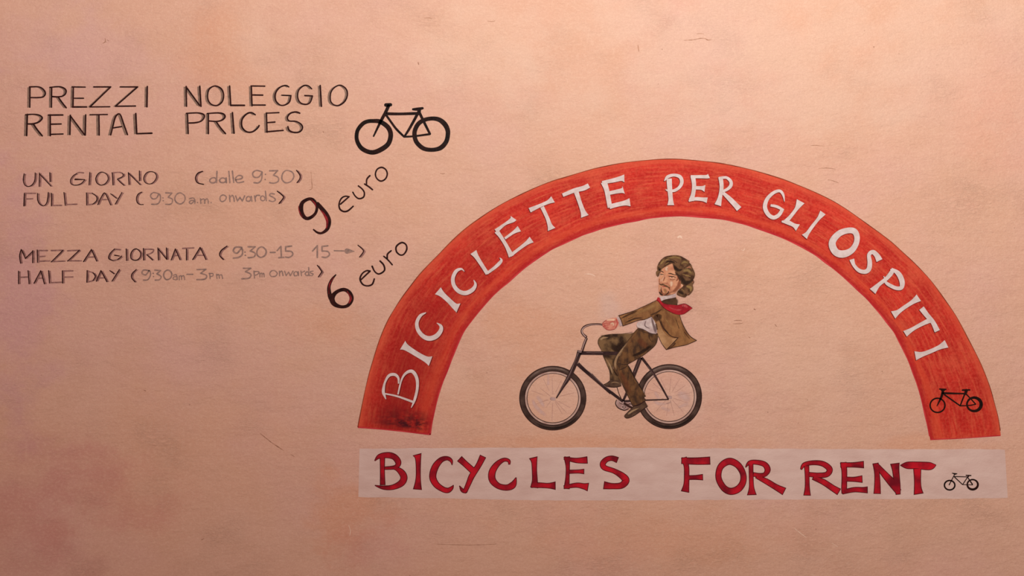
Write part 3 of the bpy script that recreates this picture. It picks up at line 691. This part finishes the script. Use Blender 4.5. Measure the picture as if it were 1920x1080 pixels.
wheel(1254.8, 743.6, 61.5, 61, [(85, .15, .6), (60, .2, .65), (35, .2, .6), (10, .2, .7), (340, .15, .6), (312, .15, .65), (285, .15, .6), (262, .2, .6), (228, .15, .6), (160, .3, .7), (140, .25, .65), (115, .25, .6), (198, .2, .5)],
      ['1270,738,8 1282,742,14 1294,752,8', '1272,764,4 1290,756,7', '1228,735,5 1236,748,6', '1240,764,5 1256,770,6', '1225,752,3 1236,757,6 1250,757,3'])
fK = Frame(960, 590, 4.695); fL = Frame(1100, 600, 4.909); fI = Frame(1100, 470, 5.4); fJ = Frame(1200, 470, 9)
SOFT = {'trouser_shading', 'trouser_light', 'trouser_glaze', 'jacket_light', 'jacket_shading', 'sleeve_shading', 'sleeve_light', 'cheek_shade', 'cheek_light', 'shirt_fold', 'neckerchief_light', 'hand_highlight', 'hair_sheen', 'hair_shade', 'chin_patch', 'shoe_shine', 'tyre_sheen', 'nose_light', 'lower_face_shade'}
SPLIT = {'lower_face_shade', 'trouser_shading', 'hair_sheen', 'hair_shade', 'shoe_shine', 'tyre_sheen', 'hair_strand', 'trouser_fold', 'trouser_light', 'trouser_glaze', 'jacket_light', 'jacket_shading', 'sleeve_shading', 'sleeve_light', 'hand_line', 'tube_shine', 'hair_highlight', 'cheek_shade', 'cheek_light', 'smile_line', 'shirt_fold', 'neckerchief_light', 'neckerchief_line', 'goatee', 'moustache'}
def part(root, name, mat, lay, fr, txt, parent=None, cap='round', label=None, w0=6):
    m = Mesh()
    for fl, p in parse(txt, fr, w0):
        if name in SPLIT and m.f:
            add(m, name, mat, parent or root, root if parent else None, label); m = Mesh()
        if name in SOFT: m.soft(p, 'o' in fl, LH*lay)
        else: m.stroke(p, 'o' in fl, LH*lay, cap)
    return add(m, name, mat, parent or root, root if parent else None, label)
def fill(root, name, mat, lay, fr, txt, parent=None, label=None):
    m = Mesh()
    for s in txt.split('|'):
        m.poly([(p[0], p[1]) for p in parse(s.strip(), fr, 1)[0][1]], LH*lay)
    return add(m, name, mat, parent or root, root if parent else None, label)
hb = part(bike, 'handlebar', TDARK, 5, fK, '650,195,24 620,165,20 615,135,18 640,105,20 690,88,18 760,84,16 805,90,16')
part(bike, 'handlebar_shine', CHROME, 6, fK, '648,195,10 622,165,9 617,135,8 642,107,8 690,90,7 790,88,6', hb)
st = part(bike, 'stem', TDARK, 5, fK, '657,205,22 635,260,24 615,325,24', None, 'flat')
part(bike, 'stem_shine', CHROME, 6, fK, '652,210,7 632,260,8 612,318,8', st)
fk = part(bike, 'fork', FRAME_, 5, fK, '597,318,42 570,400,36 530,490,40 495,560,38 440,650,22 390,735,10', None, 'flat')
part(bike, 'fork_shine', SHEEN, 6, fK, '582,340,8 550,420,7 500,540,10 440,640,6 398,710,4|590,322,22 605,328,16', fk)
fr_ = part(bike, 'frame', FRAME_, 5, fK, '600,337,32 845,340,32 1030,342,28|578,432,34 640,490,30 790,620,26 870,690,26', None, 'flat')
part(bike, 'seat_tube', FRAME_, 5, fL, '495,345,38 440,490,36 400,600,28 335,745,20', fr_, 'flat')
part(bike, 'down_tube', FRAME_, 5, fL, '40,500,24 130,590,27 230,670,27 335,750,24', fr_, 'flat')
part(bike, 'seat_stay', FRAME_, 5, fL, '505,345,24 600,470,22 680,600,17 752,730,15', fr_, 'flat')
part(bike, 'chain_stay', FRAME_, 5, fL, '340,748,20 540,738,13 755,731,11', fr_, 'flat')
part(bike, 'tube_shine', SHEEN, 6, fL, '-0,297,5 150,300,4|20,474,5 130,578,6 230,655,4|486,370,4 440,480,6|560,420,3 640,540,4', fr_)
cr = fill(bike, 'chainring', CHROME, 3, fL, '275,740 340,735 400,755 425,790 380,820 340,830 290,805 268,770')
part(bike, 'chainring_edge', TDARK, 4, fL, '275,735,6 266,770,8 290,808,9 345,830,9 385,818,7|o345,790,5 360,800,5 345,812,5 330,800,5|395,770,6 440,785,6|300,760,4 330,775,5 400,775,5', cr)
part(bike, 'crank', TDARK, 5.4, fL, '350,770,22 400,800,20 430,812,16')
part(bike, 'crank', TDARK, 3.4, fL, '280,622,7 298,680,6 325,738,9')
part(bike, 'wheel_nut', CHROME, 6, fL, '-735,768,5 765,760,6 775,742,4')

OLIVE = paint('olive_trouser_paint', (110, 73, 45), (66, 44, 33), 32, .7, lo=.4, hi=.6, stretch=(1.6, 1, .8))
OLIVED = paint('dark_olive_trouser_paint', (118, 86, 58), (54, 36, 27), 26, .7, lo=.42, hi=.6)
JACK = paint('brown_jacket_paint', (144, 97, 60), (110, 70, 44), 28, .7, lo=.4, hi=.62, stretch=(1.4, 1, .8))
JACKD = paint('dark_jacket_paint', (84, 56, 38), (60, 38, 28), 40, .7)
LINING = paint('tan_lining_paint', (176, 130, 92), (146, 102, 68), 30, .7)
OCHRE = paint('ochre_light_paint', (160, 118, 70), (132, 94, 56), 30, .7)
SHIRT = paint('white_shirt_paint', (208, 184, 176), (172, 142, 138), 36, .6)
SHIRTG = paint('shirt_fold_paint', (136, 106, 104), (110, 82, 80), 30, .7)
SCARF = paint('red_neckerchief_paint', (176, 34, 42), (134, 24, 34), 32, .6)
SCARFL = paint('neckerchief_light_paint', (198, 66, 70), (178, 44, 52), 60, .6)
SKIN = paint('warm_skin_paint', (204, 142, 108), (180, 114, 86), 60, .6)
SKINS = paint('shaded_skin_paint', (158, 94, 72), (176, 112, 86), 50, .6)
SKINL = paint('light_skin_paint', (226, 180, 150), (212, 160, 132), 60, .6)
HANDM = paint('hand_skin_paint', (202, 130, 108), (176, 88, 76), 70, .6)
HAIR = paint('brown_hair_paint', (110, 76, 52), (70, 44, 32), 48, .7, lo=.42, hi=.6, detail=5)
HAIRL = paint('light_hair_strand_paint', (144, 112, 66), (128, 94, 58), 50, .7)
HAIRD = paint('dark_hair_strand_paint', (52, 34, 28), (70, 46, 34), 50, .7)
SHOE = paint('brown_shoe_paint', (92, 66, 50), (66, 44, 36), 40, .5)
man = thing('person', 1195, 784, 'painted man with wavy brown hair, olive suit and red neckerchief riding leftward', 'person')
# far leg
T_DARK = paint('thin_umber_glaze', (40, 25, 20), (56, 36, 28), 40, .7, thin=1)
T_JACKD = paint('thin_jacket_shade', (66, 42, 30), (84, 54, 38), 40, .7, thin=.9)
T_OCHRE = paint('thin_ochre_light', (176, 128, 82), (150, 106, 66), 30, .7, thin=.6)
T_TAN = paint('thin_tan_light', (190, 152, 116), (166, 124, 90), 30, .7, thin=.75)
T_RUST = paint('thin_rust_glaze', (136, 78, 50), (116, 62, 42), 30, .7, thin=.45)
T_SKINS = paint('thin_skin_shade', (136, 76, 54), (152, 88, 64), 50, .7, thin=.85)
T_SKINL = paint('thin_skin_light', (232, 190, 160), (224, 176, 146), 50, .7, thin=.8)
T_GREY = paint('thin_grey_fold', (104, 78, 78), (122, 94, 92), 30, .7, thin=.85)
T_PINK = paint('thin_pink_light', (206, 92, 92), (190, 66, 70), 40, .7, thin=.7)
fl_ = fill(man, 'far_trouser_leg', OLIVED, 4, fL, '460,90! 420,120 330,126 220,131 150,142 110,172 103,215 130,270! 150,330 185,410 210,470 215,560! 290,575! 310,560 285,480 240,430 330,300 440,200')
part(man, 'trouser_shading', T_DARK, 4.4, fL, '225,240,30 290,270,50 350,200,30|250,350,30 270,460,40 290,520,20', fl_); part(man, 'trouser_fold', HAIRD, 4.4, fL, '130,145,2 220,131,3 330,127,3 420,112,3|110,175,3 104,215,4 130,270,3|150,330,3 188,415,4 212,480,4 214,555,3', fl_)
part(man, 'trouser_light', T_TAN, 4.5, fL, '125,185,14 150,165,16 200,160,6|170,345,8 215,420,14 240,500,10', fl_)
fs = fill(man, 'shoe', SHOE, 4.6, fL, '215,552! 190,575 150,597! 190,612 260,617 318,605! 318,565! 300,555 255,560')
part(man, 'shoe_sole', TDARK, 5.6, fL, '150,598,5 200,614,7 265,618,7 318,606,6|215,560,4 190,578,4 150,597,3', fs)
part(man, 'shoe_shine', T_TAN, 5.6, fL, '220,580,4 260,572,8 300,582,3', fs)
# near shoe, near leg
ns = fill(man, 'shoe', SHOE, 7, fL, '430,800! 395,830 352,872 346,890 365,903 400,895 450,870 510,830 560,790! 535,742! 470,775')
part(man, 'shoe_sole', TDARK, 8, fL, '350,893,4 370,903,6 410,893,6 470,858,6 560,792,7|436,790,10 480,780,12 530,748,10|350,875,3 395,830,3 430,800,3', ns)
part(man, 'shoe_shine', T_TAN, 8, fL, '375,870,12 420,838,16 480,810,6', ns)
nl = fill(man, 'near_trouser_leg', OLIVE, 7.4, fL, '470,75! 430,120 380,190 320,265 270,330 245,390 250,450 290,520 325,590 360,660 395,730 425,795! 480,775 540,742! 525,712! 546,702! 505,640 470,590 430,520 405,450 375,408! 440,372 520,325 600,262 640,215 655,160 660,125! 600,105 540,85')
part(man, 'trouser_shading', T_DARK, 8, fL, '375,410,10 405,460,10 440,530,10 490,610,9 540,690,7|420,330,16 500,300,22 590,235,20', nl); part(man, 'trouser_fold', HAIRD, 8, fL, '470,80,3 400,165,4 320,262,4 268,332,4|375,408,6 440,372,5 520,325,5 600,262,5 640,215,5 656,150,5|525,715,5 540,742,5 480,776,7 428,795,6|325,590,4 360,660,5 425,793,5|290,400,8 340,410,7 375,408,8|570,140,4 580,175,5 600,200,3|300,460,5 350,440,7 370,420,5|480,95,4 560,120,6 655,132,6', nl)
part(man, 'trouser_light', T_TAN, 8.2, fL, '385,195,10 320,280,12 275,350,18 262,410,18 275,460,10|345,250,5 300,330,8', nl)
part(man, 'trouser_glaze', T_RUST, 8.1, fL, '305,470,20 340,530,40 370,600,46 400,680,26|470,170,40 520,220,50 560,250,30|455,130,5 400,210,8', nl)
# shirt
sh = fill(man, 'shirt', SHIRT, 8, fI, '505,745! 520,722 590,700 652,662! 700,700 715,800 700,845! 640,832 570,792 515,778')
part(man, 'shirt_fold', T_GREY, 9, fI, '655,670,14 672,740,20 690,790,26 700,835,14|600,705,4 590,760,10 640,790,7|505,750,4 515,778,5 570,795,6 640,832,6 700,845,6', sh)
# jacket
jk = fill(man, 'jacket', JACK, 9, fI, '712,500! 760,515 840,500 905,470! 917,545! 935,600 950,680 985,770 1030,850 1075,893 1112,908! 1060,932 1000,955 900,975 805,1002! 760,940 728,870 712,790 690,720 655,668! 690,600 700,540')
fill(man, 'jacket_lining', LINING, 10, fI, '700,735! 730,700 748,765 792,838 860,885 925,882! 870,945 812,998! 760,938 726,860 708,790', jk)
fill(man, 'jacket_flap', JACK, 11, fI, '745,640! 830,640 900,680 940,760 950,850 920,882! 860,868 810,825 760,760 735,700', jk)
part(man, 'jacket_outline', TDARK, 12, fI, '917,548,4 938,640,5 960,715,6 1000,800,7 1050,868,6 1112,908,5|1112,908,6 1060,932,5 1000,955,5 900,975,5 805,1002,6|805,1002,5 760,940,4 728,870,5|735,700,5 760,760,6 810,825,7 860,868,7 925,882,7|925,880,6 880,930,8 815,995,7', jk)
part(man, 'jacket_shading', T_JACKD, 11.5, fI, '680,655,50 720,680,60 740,640,40|745,700,14 775,780,16 830,840,12|900,930,16 870,965,12 820,995,8|700,740,16 715,800,14|760,540,14 840,525,50 895,510,50 905,545,24|985,820,5 1040,890,8|905,700,5 935,790,7', jk)
part(man, 'jacket_light', T_OCHRE, 11.6, fI, '790,680,10 830,740,16 880,800,14|950,800,6 990,880,12 1010,920,5|880,680,6 915,760,9', jk)
sl = fill(man, 'sleeve', JACK, 13, fI, '715,498! 650,530 560,572 480,610 400,640 322,655! 345,700 365,762! 440,735 520,705 600,692 660,660 720,628 765,590 770,540')
part(man, 'sleeve_outline', TDARK, 14, fI, '712,500,4 650,530,5 560,572,5 480,608,6 400,635,7 325,658,9|365,762,5 440,735,6 520,706,5 600,692,5 660,662,5|330,665,5 352,710,6 366,760,5', sl)
part(man, 'sleeve_shading', T_JACKD, 13.5, fI, '340,690,9 440,640,14 520,605,6|390,730,10 480,690,16 560,680,8|640,655,12 710,625,14 760,590,8|420,690,5 470,670,6', sl)
part(man, 'sleeve_light', T_OCHRE, 13.6, fI, '430,668,10 540,622,22 640,575,38 710,540,30|690,600,8 740,570,16', sl)
# cuff and hand
fill(man, 'cuff', SHIRT, 13, fI, '303,680! 322,672! 345,712 360,756! 335,766! 325,725')
hd = fill(man, 'hand', HANDM, 12, fI, '312,678! 270,682 215,696 180,718 158,742 165,768 192,792 235,802 285,793 318,758! 325,715')
part(man, 'finger', HANDM, 12.6, fI, '230,712,22 195,728,20 172,748,18', hd); part(man, 'finger', HANDM, 12.8, fI, '232,738,20 200,755,18 180,768,16', hd)
part(man, 'finger', HANDM, 13, fI, '236,760,20 205,775,17 195,784,14', hd); part(man, 'finger', HANDM, 13.2, fI, '245,778,18 222,790,14 212,794,10', hd)
part(man, 'thumb', SKINL, 13.4, fI, '275,700,20 235,700,18 205,704,12', hd)
part(man, 'hand_line', SCARF, 14, fI, '160,742,4 185,738,3 215,742,2|165,766,3 190,760,3 215,762,2|192,788,3 205,780,3 225,778,2|160,735,3 175,718,3 205,700,3|300,690,5 308,740,6 290,785,4|195,795,3 235,803,4 285,793,3', hd)
part(man, 'hand_highlight', T_SKINL, 13.8, fI, '235,745,12 265,735,18 270,765,8', hd)
T_HL = paint('thin_hair_sheen', (160, 126, 82), (136, 102, 62), 50, .7, thin=.85)
T_HD = paint('thin_hair_shade', (42, 28, 24), (60, 40, 30), 50, .7, thin=.9)
# neck, collar, head
fill(man, 'jacket_collar', JACKD, 12, fJ, '360,850! 450,820 530,805 600,785! 615,840 632,915! 560,925 470,900 390,905')
face = fill(man, 'head', SKIN, 14, fJ, '540,215! 450,255 370,310 345,360 338,420 318,460 310,500 322,545 312,600 315,670 320,710 345,745 395,762 450,757 520,742 600,705 650,645 690,640 725,610 730,560 700,520 700,420 650,340 590,280')
fill(man, 'shirt_collar', SHIRT, 13, fJ, '320,760! 350,775 400,765 480,755 600,728! 606,785! 540,800 470,812 400,830 365,850! 340,800')
part(man, 'cheek_shade', T_SKINS, 15, fJ, '670,470,26 665,540,44 640,610,50 590,670,44 530,705,26|420,440,10 408,480,12 385,520,8|600,360,14 650,420,24|450,600,8 500,650,12', face)
part(man, 'cheek_light', T_SKINL, 15, fJ, '470,270,34 440,310,44 470,330,30|520,510,30 530,560,44 520,610,20|350,480,12 345,520,12|425,400,10 420,450,8|335,620,14 335,660,12|700,590,10 715,600,8', face)
part(man, 'eyebrow', HAIRD, 16, fJ, '350,345,9 372,352,15 396,370,8', face); part(man, 'eyebrow', HAIRD, 16, fJ, '478,384,9 515,386,17 560,402,13 606,412,7', face)
part(man, 'eye', SKINL, 16, fJ, '346,408,7 370,412,9 390,412,6', face); part(man, 'eye', SKINL, 16, fJ, '498,455,6 530,462,14 570,462,8', face)
part(man, 'eyelid', HAIRD, 16.6, fJ, '338,402,7 366,397,10 400,406,6|362,408,9 368,410,9', face)
part(man, 'eyelid', HAIRD, 16.6, fJ, '482,434,8 520,436,13 560,437,10 604,454,6|534,452,14 540,454,13|500,480,4 545,492,5 594,482,4', face)
part(man, 'nose', SKINS, 16, fJ, '425,395,6 408,450,8 380,495,9 345,528,9|343,542,12 390,550,10 430,547,15 457,557,15|452,525,9 464,555,9', face)
part(man, 'moustache', HAIR, 17, fJ, '333,562,14 355,575,24 385,572,28 420,590,28 460,606,24 494,628,14|492,620,10 500,664,10', face)
part(man, 'mouth', SCARF, 17, fJ, '372,598,7 410,606,9 440,608,5', face)
part(man, 'goatee', HAIRD, 17, fJ, '350,610,5 356,660,9 362,700,18|325,700,16 350,730,30 375,745,22|480,690,16 465,720,18 430,745,12|400,755,8 450,757,8 520,742,6', face)
part(man, 'nose_light', T_SKINL, 16.3, fJ, '398,440,12 378,485,14 362,520,14', face)
part(man, 'lower_face_shade', T_SKINS, 15.5, fJ, '345,640,26 360,700,34 400,735,30 470,725,30 540,690,34|600,520,10 640,470,30 640,420,30|330,470,8 325,520,12 322,580,12', face)
part(man, 'chin_patch', T_OCHRE, 16.5, fJ, '400,640,22 425,680,50 420,720,34', face)
part(man, 'smile_line', SKINS, 16.4, fJ, '470,560,5 500,600,6 510,640,5|330,590,4 322,640,4', face)
hr = fill(man, 'hair', HAIR, 18, fJ, '545,215! 500,232 450,256 400,285 365,315 352,345 330,385 318,420 295,440! 275,410 268,370 280,345 292,335 286,290 300,240 330,185 380,130 440,95 520,80 600,75 680,90 740,120 800,155 832,178 830,200 865,240 880,280 905,330 925,385 920,440 898,490 912,530 890,580 900,640 880,690 830,745 790,755 765,785 715,780 660,760 622,738 630,690 680,640 725,600 725,575 690,555 690,500 670,440 625,385 580,330 562,270')
part(man, 'hair_shade', T_HD, 18.6, fJ, '560,230,16 600,300,44 660,330,34 720,310,16|690,420,30 720,500,60 760,540,60 830,530,44 885,480,18|640,700,20 680,700,46 740,740,26|310,270,20 325,330,24 350,290,14|440,190,14 500,180,20 580,200,16|590,380,20 650,430,36 680,520,24', hr)
part(man, 'hair_strand', HAIRD, 19, fJ, '420,150,6 480,130,8 560,160,6 620,200,10|300,420,8 310,380,7|880,300,6 905,370,7|740,300,10 800,250,8 850,240,6|350,160,6 420,110,6 500,85,5|700,140,5 790,175,5|590,360,10 640,420,14 680,470,12', hr)
part(man, 'hair_sheen', T_HL, 18.8, fJ, '400,190,16 480,130,26 600,110,24 700,140,16|690,230,22 750,190,34 820,220,20|720,350,26 800,330,46 880,400,26|780,600,30 850,630,44 850,690,20|340,240,14 360,200,18 400,160,12', hr)
part(man, 'hair_strand', HAIRL, 19.5, fJ, '720,400,10 790,420,14 850,440,10|360,220,12 400,170,16|790,600,24 850,620,34 850,680,16|690,640,8 740,680,12|480,200,8 430,230,10|280,380,6 295,360,8', hr)
part(man, 'hair_highlight', SKINS, 19.7, fJ, '790,290,10 830,275,16 850,290,8|885,540,8 895,520,10|790,735,6 820,722,5', hr)
part(man, 'ear', SKINL, 20, fJ, '700,570,12 705,595,16 695,615,8', face)
sc = fill(man, 'neckerchief', SCARF, 20, fJ, '300,785! 285,820 278,840 320,872 370,935 450,1000 540,1050 640,1078 730,1070 800,1030 880,970! 830,930 755,893! 680,905 640,920 560,915 470,905 400,885 350,850! 330,800')
part(man, 'neckerchief_light', T_PINK, 21, fJ, '700,930,30 760,930,40 800,965,24|480,950,12 560,985,22 640,1000,30 700,990,20|310,810,10 330,840,14', sc)
part(man, 'neckerchief_line', RLINE, 21.5, fJ, '640,918,5 700,903,6 755,895,6 830,932,6 880,970,6|285,830,5 320,872,6 380,945,6 460,1005,5 560,1058,4|345,845,5 400,890,6 470,910,5|740,910,4 720,960,5|830,1000,4 740,1060,5', sc)
